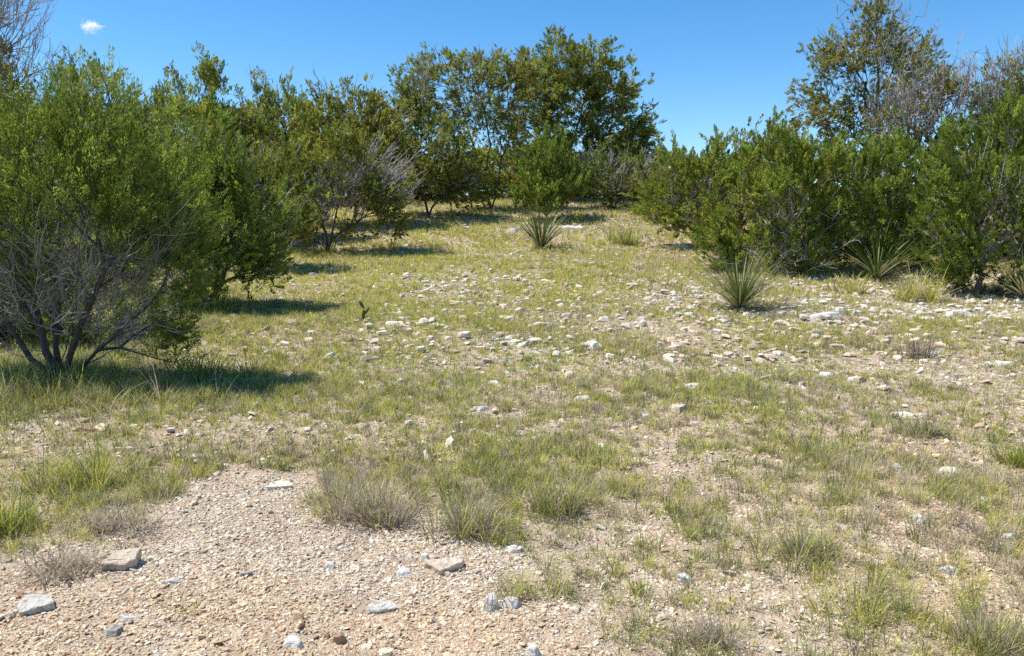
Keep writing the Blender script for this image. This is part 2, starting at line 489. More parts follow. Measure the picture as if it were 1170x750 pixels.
tree('juniper_bush', 'green juniper bush closing the gap before the spreading juniper with dead twigs', 'shrub', 316, 15.5,
     [(312, 215, 42, 46), (298, 262, 36, 36), (332, 250, 28, 36), (285, 225, 30, 40)], n=480, pal=DEEP + OLIVE, twigs=90, k=3.2, seed=32, leader=8, tw_len=.4, floor=.05)
tree('juniper_tree', 'tall half-bare juniper in the top left corner with leafless grey twigs', 'tree', -45, 12.5,
     [(-20, 90, 50, 50), (10, 75, 30, 35), (-70, 60, 70, 70), (20, 130, 40, 40)],
     n=330, pal=RUSTY, twigs=150, twig_lobes=[(-10, 20, 55, 45), (0, 70, 50, 55), (15, 12, 35, 25)], k=1.7, seed=3, leader=5, sp=6, up=0.3)
tree('juniper_tree', 'dark olive juniper with sky showing through, second from the top left corner', 'tree', 95, 17,
     [(80, 95, 26, 28), (112, 105, 28, 30), (100, 150, 50, 40), (140, 130, 20, 25), (65, 130, 25, 30), (152, 160, 20, 30)],
     n=340, pal=OLIVE + DEEP, twigs=120, k=2.3, seed=4, leader=6, rmax=.09, sp=6, up=0.3)
tree('juniper_tree', 'juniper with twin pointed tops rising above the left bushes', 'tree', 222, 19,
     [(207, 105, 14, 30), (240, 100, 14, 30), (222, 150, 45, 40), (190, 140, 25, 28), (255, 150, 25, 28), (225, 200, 60, 44), (170, 170, 34, 34), (265, 190, 40, 40)],
     n=560, pal=OLIVE + FRESH, twigs=60, k=3.0, seed=5, leader=14, up=0.5, sp=7)
tree('juniper_tree', 'pointed olive juniper between the twin-topped juniper and the grey-twigged one', 'tree', 308, 20,
     [(305, 115, 16, 28), (328, 135, 14, 28), (290, 140, 18, 30), (305, 175, 45, 40), (300, 225, 45, 45), (275, 185, 30, 44), (330, 200, 36, 44)],
     n=640, pal=OLIVE + FRESH, twigs=90, k=3.0, seed=6, leader=14, up=0.5, sp=7)
tree('juniper_tree', 'low spreading juniper with a dark trunk and pale dead twigs at the clearing edge', 'tree', 374, 18,
     [(345, 205, 42, 48), (400, 195, 45, 40), (440, 220, 32, 34), (335, 250, 32, 22), (375, 170, 45, 30), (425, 255, 40, 14)],
     n=480, pal=DEEP + OLIVE, twigs=280, tw_len=0.5, twig_lobes=[(415, 215, 50, 40), (380, 230, 45, 34), (440, 225, 30, 30)], stems=[[at(372, 268, 18), at(362, 250, 18)], [at(380, 272, 17.9), at(412, 250, 18)], [at(378, 270, 18.1), at(385, 235, 18.2)]],
     bark='dark_bark', k=2.6, seed=7, rmax=.13, sp=6, up=0.3)
tree('juniper_tree', 'round-topped olive juniper behind the spreading one with dead twigs', 'tree', 405, 22.5,
     [(370, 115, 22, 22), (410, 125, 32, 28), (440, 140, 28, 30), (390, 165, 45, 35), (430, 180, 40, 40), (355, 165, 30, 40)],
     n=760, pal=OLIVE, twigs=70, k=3.3, seed=8, leader=3, bark='dark_bark', sp=6, up=0.15)
tree('juniper_tree', 'dark leaning juniper with forked black trunk at the back of the clearing', 'tree', 490, 24,
     [(470, 150, 30, 45), (500, 170, 38, 35), (455, 195, 25, 30), (530, 205, 30, 25), (480, 100, 22, 30)],
     n=700, pal=OLIVE + DEEP, twigs=100, stems=[[at(492, 238, 24), at(515, 215, 24), at(540, 195, 24)], [at(486, 232, 24), at(478, 205, 24), at(470, 170, 24)]],
     bark='dark_bark', k=3.1, seed=9, rmax=.15, sp=6, up=0.15)
tree('oak_tree', 'open airy tree with thin dark forking trunks and sky between its branches', 'tree', 562, 26,
     [(505, 75, 26, 18), (490, 105, 20, 28), (545, 78, 26, 20), (535, 115, 26, 20), (575, 85, 22, 24), (560, 130, 24, 20), (520, 145, 25, 18), (585, 130, 22, 30), (600, 85, 20, 22)],
     n=760, pal=OLIVE + RUSTY + FRESH, twigs=60, stems=[[at(556, 218, 26), at(545, 180, 26), at(530, 135, 26), at(515, 95, 26)], [at(568, 222, 26.2), at(572, 190, 26.2), at(585, 150, 26.2), at(580, 105, 26.2)], [at(552, 205, 25.9), at(560, 165, 25.8), at(550, 110, 25.8)]],
     bark='dark_bark', k=3.1, seed=10, beta=.5, rmax=.12, sp=6, up=0.1)
tree('juniper_tree', 'largest juniper at the back centre, broad crown against the sky', 'tree', 640, 29,
     [(640, 75, 30, 32), (675, 75, 30, 30), (610, 95, 26, 28), (650, 120, 48, 40), (700, 130, 38, 40), (725, 150, 18, 30), (610, 145, 40, 40), (670, 170, 64, 34), (715, 175, 32, 30), (690, 100, 40, 36), (630, 110, 36, 34)],
     n=1300, pal=OLIVE + DEEP, twigs=60, stems=[[at(640, 200, 29), at(636, 150, 29), at(622, 110, 29)], [at(645, 200, 29), at(658, 150, 29), at(672, 100, 29)]],
     bark='dark_bark', k=2.5, seed=11, leader=3, rmax=.16, sp=6, up=0.15)
tree('juniper_bush', 'small bright green juniper in front of the largest back centre tree', 'shrub', 626, 23.5,
     [(626, 185, 20, 30), (612, 215, 26, 24), (645, 212, 26, 26), (628, 222, 36, 20)],
     n=320, pal=FRESH + DEEP, k=3.4, seed=12, leader=12, up=1.0)
tree('juniper_bush', 'dark shrub in the shade right of the small bright juniper', 'shrub', 700, 26,
     [(700, 205, 34, 28), (730, 200, 20, 30), (680, 190, 25, 22)],
     n=380, pal=DEEP, twigs=100, k=2.6, seed=13, bark='dark_bark', sp=6)
# --- right side
tree('juniper_bush', 'yellow-green juniper bush at the left end of the right-hand row', 'shrub', 795, 18.5,
     [(775, 200, 34, 36), (820, 195, 40, 32), (760, 235, 28, 26), (800, 240, 40, 28), (850, 200, 26, 34)],
     n=480, pal=FRESH + OLIVE, twigs=110, tw_len=.4, twig_lobes=[(800, 245, 36, 26)], k=3.4, seed=14, leader=10)
tree('juniper_bush', 'big bright green juniper bush behind the front sotol clump', 'shrub', 905, 15,
     [(880, 195, 42, 48), (920, 205, 45, 50), (840, 240, 40, 40), (875, 270, 55, 32), (935, 260, 40, 40), (895, 165, 28, 24), (818, 262, 26, 26), (880, 292, 60, 18), (830, 288, 25, 14)],
     n=700, floor=.05, pal=FRESH + FRESH + OLIVE, twigs=120, twig_lobes=[(910, 265, 50, 40), (890, 300, 75, 12), (890, 300, 75, 12)], k=3.4, seed=15, tw_len=.4, leader=10)
tree('juniper_bush', 'deep green juniper bush between the two biggest bushes on the right', 'shrub', 1000, 15.6,
     [(975, 200, 38, 48), (1015, 210, 40, 50), (990, 260, 50, 38), (1040, 240, 32, 44), (1035, 285, 28, 24), (990, 290, 45, 16)],
     n=560, floor=.05, pal=DEEP + FRESH, twigs=80, tw_len=.4, k=3.4, seed=16, leader=8)
tree('juniper_bush', 'large juniper bush at the right edge with bare grey branches inside', 'shrub', 1120, 12.8,
     [(1105, 190, 50, 52), (1160, 180, 52, 60), (1080, 235, 36, 46), (1135, 250, 60, 45), (1195, 230, 55, 70), (1085, 290, 34, 26), (1150, 130, 35, 25), (1130, 305, 60, 18), (1090, 318, 40, 14), (1170, 318, 50, 18)],
     n=860, pal=FRESH + DEEP, twigs=110, tw_len=.4, twig_lobes=[(1125, 240, 40, 50), (1110, 295, 50, 20)], k=3.4, seed=17, leader=8, floor=0.03)
tree('juniper_tree', 'tall sparse tree with upright trunk at the top right, tips nearly bare', 'tree', 1003, 20,
     [(945, 60, 20, 22), (930, 95, 20, 22), (975, 65, 26, 24), (1040, 60, 30, 24), (1000, 40, 26, 26), (960, 130, 40, 28), (1010, 110, 40, 30), (1055, 80, 24, 24), (925, 130, 26, 20), (1000, 10, 20, 16)],
     n=900, pal=OLIVE + RUSTY, twigs=150, tw_len=.45, twig_lobes=[(1000, 5, 40, 25), (1030, 60, 40, 45), (985, 80, 50, 45)],
     stems=[[at(1003, 100, 20), at(1001, 40, 20), at(1000, -10, 20)], [at(1003, 125, 20), at(975, 75, 20), at(955, 45, 20)], [at(1003, 110, 20), at(1035, 60, 20), at(1045, 20, 20)]],
     bark='dark_bark', k=2.6, seed=18, rmax=.12, spray=.16, sp=5.5, up=0.1)
tree('juniper_tree', 'mostly dead grey-twigged tree right of the tall sparse one', 'tree', 1062, 17.5,
     [(1050, 110, 45, 35), (1090, 105, 28, 28), (1030, 140, 40, 25)],
     n=220, pal=OLIVE + RUSTY, twigs=330, tw_len=.4, twig_lobes=[(1060, 120, 58, 48), (1040, 140, 50, 35), (1090, 110, 35, 35)], bark='dark_bark', k=1.3, seed=19, sp=6)
tree('juniper_tree', 'olive tree behind the bushes at the far right edge', 'tree', 1165, 17,
     [(1150, 95, 28, 28), (1180, 85, 35, 35), (1135, 125, 24, 24), (1200, 120, 40, 45), (1160, 140, 40, 30)],
     n=520, pal=OLIVE + FRESH, twigs=220, k=2.4, seed=20, leader=0, bark='dark_bark', sp=6, up=0.15)
# --- behind, one prototype copied
GB = 'junipers in the thicket behind the clearing'
LB = 'dark background juniper half hidden in the thicket behind the clearing'
proto = tree('juniper_tree', LB, 'tree', 585, 30, [(560, 170, 40, 40), (610, 165, 40, 42), (585, 205, 65, 40), (585, 140, 35, 25), (550, 228, 45, 18), (620, 228, 45, 18)], n=420, floor=.0, pal=DEEP + OLIVE, twigs=60, k=2.0, seed=30, bark='dark_bark', group=GB)
def copy_tree(src, loc, rz, s):
    r = src.copy(); C.objects.link(r); r.location = loc; r.rotation_euler = (0, 0, rz); r.scale = s
    for ch in list(src.children):
        c = ch.copy(); C.objects.link(c); c.parent = r
    return r
back = [(-20, 16, .8, .75), (60, 22, 1, 1), (150, 24, .9, .9), (190, 27, 1, .95), (260, 25, 1, .9), (340, 28, 1, .9), (440, 31, 1, .8), (520, 31, 1, .6),
        (700, 32, .9, .6), (780, 24, .75, .55), (860, 20, .7, .62), (960, 19, .8, .7), (1060, 20, .8, .75), (1140, 18, .8, .8), (1230, 16, .9, .9), (-90, 12, .8, .8), (1240, 22, 1.2, 1.2), (-60, 22, 1.2, 1.1), (840, 30, .8, .45), (570, 33, 1, .62), (470, 29, .9, .5), (600, 31, 1, .5), (665, 33, 1, .5), (740, 31, .9, .5), (395, 29, 1, .6)]
proto.location = on_ground(at(640, 300, 34)[0], 34); proto.scale = (1, 1, .7)
for i, (px, y, s, sz) in enumerate(back):
    copy_tree(proto, on_ground(at(px, 300, y)[0], y), i * 2.4, (s, s, sz))

# ------------------------------------------------------------------ blades (grass, sotol, tufts)
def blades(base, az, lean, bend, length, width, col, segs=3, flat=.0, rng=RNG):
    """curved tapering blades; arrays of equal length"""
    n = len(base)
    ts = np.linspace(0, 1, segs + 1)
    h = np.stack([np.cos(az), np.sin(az), np.zeros(n)], 1)
    side = np.stack([-np.sin(az), np.cos(az), np.zeros(n)], 1)
    tw = rng.uniform(-.9, .9, n)[:, None]
    pts = [base]; p = base.copy()
    for i in range(segs):
        th = lean + bend * (ts[i] + .5 / segs)
        d = h * np.sin(th)[:, None] + np.array([0, 0, 1]) * np.cos(th)[:, None]
        p = p + d * (length / segs)[:, None]
        pts.append(p.copy())
    sd = norm(side + h * tw * .8)
    rows = []
    for i in range(segs):
        w = width * (1 - ts[i] ** 1.6 * .75) * (.75 if i == 0 else 1)
        rows.append(pts[i] - sd * (w * .5)[:, None]); rows.append(pts[i] + sd * (w * .5)[:, None])
    rows.append(pts[segs])
    V = np.stack(rows, 1); m = V.shape[1]
    b = (np.arange(n) * m)[:, None]
    q = [np.concatenate([b + 2 * i, b + 2 * i + 1, b + 2 * i + 3, b + 2 * i + 2], 1) for i in range(segs - 1)]
    t = np.concatenate([b + 2 * (segs - 1), b + 2 * (segs - 1) + 1, b + 2 * segs], 1)
    return V.reshape(-1, 3), np.concatenate(q) if q else None, t, np.repeat(col, m, 0)

def merge_blades(parts):
    Vs, Q, T, Cc, o = [], [], [], [], 0
    for V, q, t, c in parts:
        Vs.append(V); Cc.append(c)
        if q is not None: Q.append(q + o)
        T.append(t + o); o += len(V)
    fs = []
    if Q: fs.append(np.concatenate(Q))
    fs.append(np.concatenate(T))
    return np.concatenate(Vs), fs, np.concatenate(Cc)

G_GREEN = np.array([(.150, .190, .045), (.185, .215, .060), (.120, .165, .040), (.210, .225, .070)]) * np.array((1.30, 1.22, 1.05))
G_YEL = np.array([(.380, .365, .070), (.340, .345, .060), (.415, .380, .085), (.300, .325, .058)]) * np.array((1.34, 1.36, 1.22))
G_DRY = np.array([(.46, .39, .23), (.40, .33, .21), (.34, .27, .19), (.52, .46, .30)]) * 1.15
G_GREY = np.array([(.30, .25, .20), (.24, .19, .155), (.38, .33, .28), (.20, .165, .14)])

def scatter_grass(x0, x1, y0, y1, dens, nb, hmin, hmax, bw, segs, rng, low=False):
    n = int((x1 - x0) * (y1 - y0) * dens)
    x = rng.uniform(x0, x1, n); y = rng.uniform(y0, y1, n)
    keep = (np.abs(x) < y * .70 + 2.2) & (rng.uniform(0, 1, n) < (np.where(bare(x, y), .01, .12 + .88 * np.clip(cover(x, y) * 1.1 - .1, 0, 1) * vnoise(x * 1.7, y * 1.7, 63) + .3 * np.clip((y - 7) / 5, 0, 1)) if low else cover(x, y)))
    x, y = x[keep], y[keep]; n = len(x)
    sz = (fbm(x * .9, y * .9, 81) - .5) * 1.8 + .42 + rng.uniform(-.4, .5, n) * (1 + (rng.uniform(0, 1, n) < .08))
    h = hmin + (hmax - hmin) * np.clip(sz, 0, 1)
    cnt = np.maximum(4, (nb * rng.uniform(.5, 1.5, n) * np.clip(h / hmax, .4, 1)).astype(int))
    far = np.clip((y - 5) / 9, 0, 1); leftn = np.clip((-x + 1.0) / 3, 0, 1)
    yel = np.clip(.42 + .55 * far + .25 * (fbm(x * .5, y * .5, 91) - .5), 0, 1)
    dry = np.clip(.16 + .5 * (fbm(x * 1.1, y * 1.1, 95) - .45) * 2 + .10 * np.clip(x, -2, 3) / 3 - .12 * leftn, .04, .8)
    # lush green grass along the shaded left edge
    lush = np.clip((-x - y * .36 + .2) / 1.5, 0, 1) * np.clip((y - 4.8) / 1.2, 0, 1)
    yel = yel * (1 - .5 * lush); dry = dry * (1 - .6 * lush); h = h * (1 + .8 * lush)
    u = rng.uniform(0, 1, n)
    tc = np.where((u < dry)[:, None], G_DRY[rng.integers(0, 4, n)], np.where((rng.uniform(0, 1, n) < yel)[:, None], G_YEL[rng.integers(0, 4, n)], G_GREEN[rng.integers(0, 4, n)]))
    if low: dry = np.clip(dry + .05, 0, .7); yel = np.clip(yel + .25, 0, 1)
    grey = rng.uniform(0, 1, n) < .10 * (1 - far)
    tc[grey] = G_GREY[rng.integers(0, 4, grey.sum())]
    I = np.repeat(np.arange(n), cnt); K = len(I)
    az = rng.uniform(0, 2 * np.pi, K); rr = ((.09 if low else .02) + .30 * h[I]) * np.sqrt(rng.uniform(0, 1, K)) * .55
    bx = x[I] + np.cos(az) * rr; by = y[I] + np.sin(az) * rr
    az = az + rng.normal(0, .7, K)
    base = np.stack([bx, by, ground_z(bx, by) - .005], 1)
    col = tc[I] * rng.uniform(.75, 1.25, (K, 1))
    d = rng.uniform(0, 1, K) < .22
    col[d] = G_DRY[rng.integers(0, 4, d.sum())]
    ln = h[I] * rng.uniform(.45, 1.15, K)
    return blades(base, az, np.where(rng.uniform(0, 1, K) < .16, rng.uniform(.7, 1.45, K), rng.uniform(.05, .6, K)), rng.uniform(0, 1, K) ** 1.6 * 1.9, ln, bw * rng.uniform(.7, 1.3, K), col, segs, rng=rng)

parts = []
g = np.random.default_rng(5)
parts.append(scatter_grass(-6, 6.5, 2.0, 4.6, 380, 32, .04, .125, .0030, 3, g))
parts.append(scatter_grass(-8, 8, 4.6, 7.5, 360, 27, .04, .115, .0042, 3, g))
parts.append(scatter_grass(-10, 10, 7.5, 12, 260, 21, .04, .115, .0065, 2, g))
parts.append(scatter_grass(-13, 14, 12, 18, 130, 14, .06, .15, .010, 2, g))
parts.append(scatter_grass(-18, 18, 18, 32, 70, 12, .08, .19, .016, 2, g))
# low creeping cover between the tufts
parts.append(scatter_grass(-6, 6.5, 2.0, 4.6, 420, 13, .015, .05, .0030, 2, g, True))
parts.append(scatter_grass(-8, 8, 4.6, 7.5, 340, 13, .015, .055, .0044, 2, g, True))
parts.append(scatter_grass(-10, 10, 7.5, 12, 240, 12, .02, .06, .007, 2, g, True))
parts.append(scatter_grass(-13, 14, 12, 18, 140, 11, .03, .07, .011, 2, g, True))
V, fs, col = merge_blades(parts)
tag(link('grass', make_mesh('grass', V, fs, tint=col), M['grass']), kind='stuff')

# ------------------------------------------------------------------ single tufts
def tuft(name, label, cat, px, py, w, h, nb, pal, bw=None, lean=(.1, .8), bend=(.1, .9), seed=0, group=None):
    rng = np.random.default_rng(400 + seed)
    p = hit(px, py); m = p[1] / F
    W = w * m; H = h * m
    ns = 14
    sa = rng.uniform(0, 2 * np.pi, ns); sr = W * .46 * np.sqrt(rng.uniform(0, 1, ns)); sh = rng.uniform(.4, 1.1, ns)
    I = rng.integers(0, ns, nb)
    az = rng.uniform(0, 2 * np.pi, nb); rr = W * .13 * np.sqrt(rng.uniform(0, 1, nb))
    bx = p[0] + np.cos(sa[I]) * sr[I] + np.cos(az) * rr; by = p[1] + np.sin(sa[I]) * sr[I] * .8 + np.sin(az) * rr
    base = np.stack([bx - p[0], by - p[1], ground_z(bx, by) - p[2] - .006], 1)
    pal = np.asarray(pal)
    col = pal[rng.integers(0, len(pal), nb)] * rng.uniform(.8, 1.2, (nb, 1))
    bw = bw or max(.0028, p[1] / 774 * .8)
    ln = H * 1.25 * sh[I] * rng.uniform(.35, 1.1, nb)
    V, q, t, c = blades(base, az + rng.normal(0, .5, nb), rng.uniform(*lean, nb), rng.uniform(*bend, nb), ln, bw * rng.uniform(.7, 1.3, nb), col, 4, rng=rng)
    o = link(name, make_mesh(name, V, [q, t], tint=c), M['grass'], loc=p)
    return tag(o, label, cat, group)

GD = np.concatenate([G_GREY, G_GREY, G_DRY]); GG = np.concatenate([G_GREEN, G_YEL, G_DRY[:2]])
tuft('dry_tuft', 'bushy grey-brown dry tuft at the gravel edge, left of centre', 'tuft', 420, 592, 105, 58, 900, np.concatenate([GD, G_YEL[:2]]), seed=1, lean=(.1, 1.1))
tuft('dry_tuft', 'dry tuft with greenish tips right of the bushy grey-brown tuft', 'tuft', 530, 608, 85, 55, 700, np.concatenate([GD, GG]), seed=2, lean=(.1, 1.0))
tuft('dry_tuft', 'grey withered tuft left of the pointed tan rock', 'tuft', 72, 655, 85, 45, 520, GD, seed=3, lean=(.3, 1.3))
tuft('dry_tuft', 'low grey-brown tuft behind the pointed tan rock', 'tuft', 135, 612, 110, 38, 620, GD, seed=4, lean=(.3, 1.3))
tuft('dry_tuft', 'small grey tuft between right-hand rocks in mid slope', 'tuft', 1046, 408, 36, 30, 260, GD, seed=5)
tuft('dry_tuft', 'brownish dry tuft below the long cream slab on the right', 'tuft', 1050, 497, 50, 32, 320, np.concatenate([GD, GG]), seed=6)
tuft('dry_tuft', 'grey dead tuft at the bottom edge right of centre', 'tuft', 800, 735, 70, 45, 420, GD, seed=7, lean=(.2, 1.2))
tuft('dry_tuft', 'tangled grey and green tuft in the bottom right corner', 'tuft', 1140, 742, 90, 80, 600, np.concatenate([GD, GG]), seed=8)
tuft('grass_tuft', 'wide green grass tuft near the left edge above the gravel', 'tuft', 82, 558, 95, 62, 620, GG, seed=9)
tuft('grass_tuft', 'fresh green grass clump at the left edge low down', 'tuft', 5, 605, 70, 62, 520, np.concatenate([G_GREEN, G_GREEN, G_YEL]), seed=10)
tuft('grass_tuft', 'tall green tuft right of the two dry tufts at the gravel edge', 'tuft', 632, 585, 65, 58, 460, np.concatenate([GG, G_GREY]), seed=11)
tuft('grass_tuft', 'dense green tuft at the right edge in mid height', 'tuft', 1162, 532, 50, 42, 420, np.concatenate([G_GREEN, G_GREEN, G_YEL]), seed=12)
tuft('grass_tuft', 'green tuft in front of the single gravel patch right of centre', 'tuft', 905, 640, 95, 55, 420, np.concatenate([GG, G_GREY]), seed=13)
tuft('grass_tuft', 'green tuft over the bare patch at bottom centre', 'tuft', 612, 680, 90, 44, 420, np.concatenate([GG, G_DRY]), seed=14)
tuft('grass_tuft', 'yellow-green upright tuft low on the right', 'tuft', 975, 700, 90, 56, 330, np.concatenate([G_GREEN, G_YEL, G_DRY]), seed=15)
tuft('grass_tuft', 'tall pale feathery grass clump before the right-hand bushes', 'tuft', 1052, 345, 52, 40, 420, np.concatenate([G_YEL, G_DRY]), seed=16, lean=(.05, .6))
tuft('grass_tuft', 'pale grass clump beside the sotol under the right bushes', 'tuft', 968, 335, 40, 26, 260, np.concatenate([G_YEL, G_DRY]), seed=17)
tuft('grass_tuft', 'long arching straw stalks in the shade below the nearest juniper', 'tuft', 150, 462, 130, 62, 90, G_DRY, seed=18, lean=(.3, .9), bend=(.5, 1.3), bw=.005)
tuft('grass_tuft', 'arching straw stalks at the right edge of the left shade', 'tuft', 255, 455, 80, 45, 36, G_DRY, seed=19, lean=(.3, .9), bend=(.6, 1.4), bw=.006)
tuft('grass_tuft', 'tall green grass hiding the foot of the nearest juniper', 'tuft', 60, 446, 150, 36, 620, np.concatenate([G_GREEN, G_YEL[:2], G_DRY[:1]]), seed=22, lean=(.05, .6))
tuft('grass_tuft', 'tall shaded green grass right of the nearest juniper trunk', 'tuft', 235, 430, 110, 40, 520, np.concatenate([G_GREEN, G_GREEN, G_YEL]), seed=20)
tuft('grass_tuft', 'wispy upright grass clump on the upper slope left of the right bushes', 'tuft', 710, 280, 34, 30, 200, GG, seed=21, lean=(.05, .7))

# ------------------------------------------------------------------ sotols
def sotol(label, px, py, w, h, nl, seed, lean=(.05, 1.25), nd=24):
    rng = np.random.default_rng(700 + seed)
    p = hit(px, py); m = p[1] / F; Ln = h * m * 1.02
    E = empty('sotol', p); tag(E, label, 'plant', 'sotol plants')
    def mk(n, lean, bend, ll, wd, pal):
        az = rng.uniform(0, 2 * np.pi, n); u = np.sqrt(rng.uniform(0, 1, n))
        le = lean[0] + (lean[1] - lean[0]) * u
        base = np.stack([np.cos(az) * .05 * u, np.sin(az) * .05 * u, np.full(n, .02) + .05 * (1 - u)], 1)
        pal = np.asarray(pal)
        col = pal[rng.integers(0, len(pal), n)] * rng.uniform(.8, 1.25, (n, 1))
        return blades(base, az, le * .85, rng.uniform(*bend, n), ll * rng.uniform(.75, 1.12, n), wd * rng.uniform(.8, 1.2, n), col, 5, rng=rng)
    V, q, t, c = mk(nl, lean, (.05, .6), Ln, max(.009, m * 1.1), [(.075, .115, .026), (.105, .145, .032), (.055, .088, .022), (.23, .22, .085)])
    link('leaf_rosette', make_mesh('leaf_rosette', V, [q, t], tint=c), M['sotol'], E)
    V, q, t, c = mk(nd, (.7, 1.35), (.2, .7), Ln * .9, max(.014, m * 1.6), [(.42, .38, .22), (.50, .44, .28), (.33, .31, .16)])
    link('dry_leaves', make_mesh('dry_leaves', V, [q, t], tint=c), M['sotol'], E)
    return E
sotol('dark spiky sotol standing alone on the upper slope near centre', 618, 284, 50, 52, 120, 1, lean=(.02, .95), nd=18)
sotol('wide spiky sotol in front of the big bright right bush', 845, 354, 88, 80, 170, 2, lean=(.03, 1.05), nd=60)
sotol('sotol half hidden under the deep green bush on the right', 1002, 320, 76, 68, 110, 3, nd=16)
sotol('sotol with long pale leaves at the right edge', 1170, 342, 95, 80, 90, 4, nd=40)

# ------------------------------------------------------------------ prickly pear stub
p = hit(413, 366)
E = empty('prickly_pear', p); tag(E, 'small upright green and brown cactus stub in the grass left of centre', 'cactus')
def pad(c, rx, rz, th, tilt, col):
    rx *= .42; rz *= .75
    bm = bmesh.new(); bmesh.ops.create_icosphere(bm, subdivisions=3, radius=1)
    V = np.array([v.co[:] for v in bm.verts]); Fc = np.array([[v.index for v in f.verts] for f in bm.faces]); bm.free()
    V[:, 0] *= 1 + .25 * V[:, 2]
    V = V * np.array([rx, th, rz]); V[:, 2] += rz
    ct, st = math.cos(tilt), math.sin(tilt)
    V = np.stack([V[:, 0] * ct + V[:, 2] * st, V[:, 1], -V[:, 0] * st + V[:, 2] * ct], 1) + c
    return make_mesh('pad', V, [Fc], tint=np.tile(np.array(col), (len(V), 1)), smooth=True)
link('pad', pad(np.array([.02, 0, -.01]), .055, .10, .022, .1, (.07, .09, .04)), M['cactus'], E)
link('pad', pad(np.array([.04, 0, .15]), .05, .09, .02, -.5, (.09, .11, .045)), M['cactus'], E)
tag(link('pad', pad(np.array([.05, .01, .08]), .045, .075, .018, .5, (.20, .12, .06)), M['cactus'], E), 'withered brown pad')

# ------------------------------------------------------------------ rocks
def rock_mesh(pts, seed, amp=.035, cuts=3, bev=.035):
    """angular slab: hull of points, edges knocked off, surface roughened"""
    rng = np.random.default_rng(seed)
    bm = bmesh.new()
    for q in pts: bm.verts.new(q)
    bmesh.ops.convex_hull(bm, input=bm.verts, use_existing_faces=False)
    loose = [v for v in bm.verts if not v.link_faces]
    if loose: bmesh.ops.delete(bm, geom=loose, context='VERTS')
    bmesh.ops.dissolve_limit(bm, angle_limit=.12, verts=bm.verts[:], edges=bm.edges[:])
    size = float(np.ptp(np.asarray(pts), axis=0).max())
    bmesh.ops.bevel(bm, geom=bm.edges[:], offset=size * bev, segments=1, affect='EDGES', clamp_overlap=True)
    bmesh.ops.triangulate(bm, faces=bm.faces[:])
    for _ in range(cuts):
        long = [e for e in bm.edges if e.calc_length() > size * .11]
        if not long: break
        bmesh.ops.subdivide_edges(bm, edges=long, cuts=1)
        bmesh.ops.triangulate(bm, faces=bm.faces[:])
    o = Vector(rng.uniform(-50, 50, 3)); bm.normal_update()
    mv = []
    for v in bm.verts:
        s = v.co / size
        d = mnoise.noise(s * 3.2 + o) * 1.0 + mnoise.noise(s * 8 + o) * .6 + mnoise.noise(s * 19 + o) * .3
        step = round((v.co.z / size) * 14) / 14 - v.co.z / size       # faint bedding steps
        mv.append(v.co + v.normal * (d * amp * size) + Vector((0, 0, step * size * .25)))
    for v, c in zip(bm.verts, mv): v.co = c
    me = bpy.data.meshes.new('rock'); bm.to_mesh(me); bm.free()
    return me

def blob_pts(rng, w, d, h, n=13):
    a = np.sort(rng.uniform(0, 2 * np.pi, n)); pts = []
    for i, t in enumerate(a):
        r = rng.uniform(.6, 1.1)
        for z, s in ((rng.uniform(.35, 1.0), rng.uniform(.4, .92)), (rng.uniform(-.6, .1), 1.0)):
            pts.append((math.cos(t) * r * s * w / 2, math.sin(t) * r * s * d / 2, z * h))
    return pts

def rock(label, px, py, w, h, mat, seed, dratio=.8, rot=0, tilt=0, name='rock', group=None):
    """px, py: where its foot meets the ground; w, h: seen size in photo pixels"""
    rng = np.random.default_rng(900 + seed)
    p = hit(px, py); m = p[1] / F
    W = w * m; D = W * dratio
    H = max(.018, min(W * .8, h * m * .50))
    me = rock_mesh(blob_pts(rng, W, D, H), seed)
    o = link(name, me, M[mat], loc=p + np.array([0, D * .35, 0]) )
    o.location.z = float(ground_z(o.location.x, o.location.y))
    o.rotation_euler = (tilt, 0, rot)
    return tag(o, label, 'rock', group)

def slab(label, outline, h, mat, seed, tilt=0.0, lift=0, foot_py=None):
    """rock from the outline of its upper face, seen in the photograph, given real thickness"""
    xs = [q[0] for q in outline]; ys = [q[1] for q in outline]
    foot = hit(sum(xs) / len(xs), foot_py or max(ys)); y0 = foot[1]; H = h * y0 / F
    tops = []
    for (a, b) in outline:
        d = ray(a, b); n = np.array([0, -math.sin(tilt), math.cos(tilt)])
        t = np.dot(n, foot + np.array([0, 0, H]) - CAM) / np.dot(n, d)
        tops.append(CAM + d * t)
    tops = np.array(tops); c = tops.mean(0)
    pts = [tuple(q - foot) for q in tops]
    for q in tops:
        e = c + (q - c) * .99; pts.append((e[0] - foot[0], e[1] - foot[1] + H * .25, -.02 - lift))
    me = rock_mesh(pts, seed, amp=.045, bev=.02)
    return tag(link('rock', me, M[mat], loc=foot), label, 'rock')

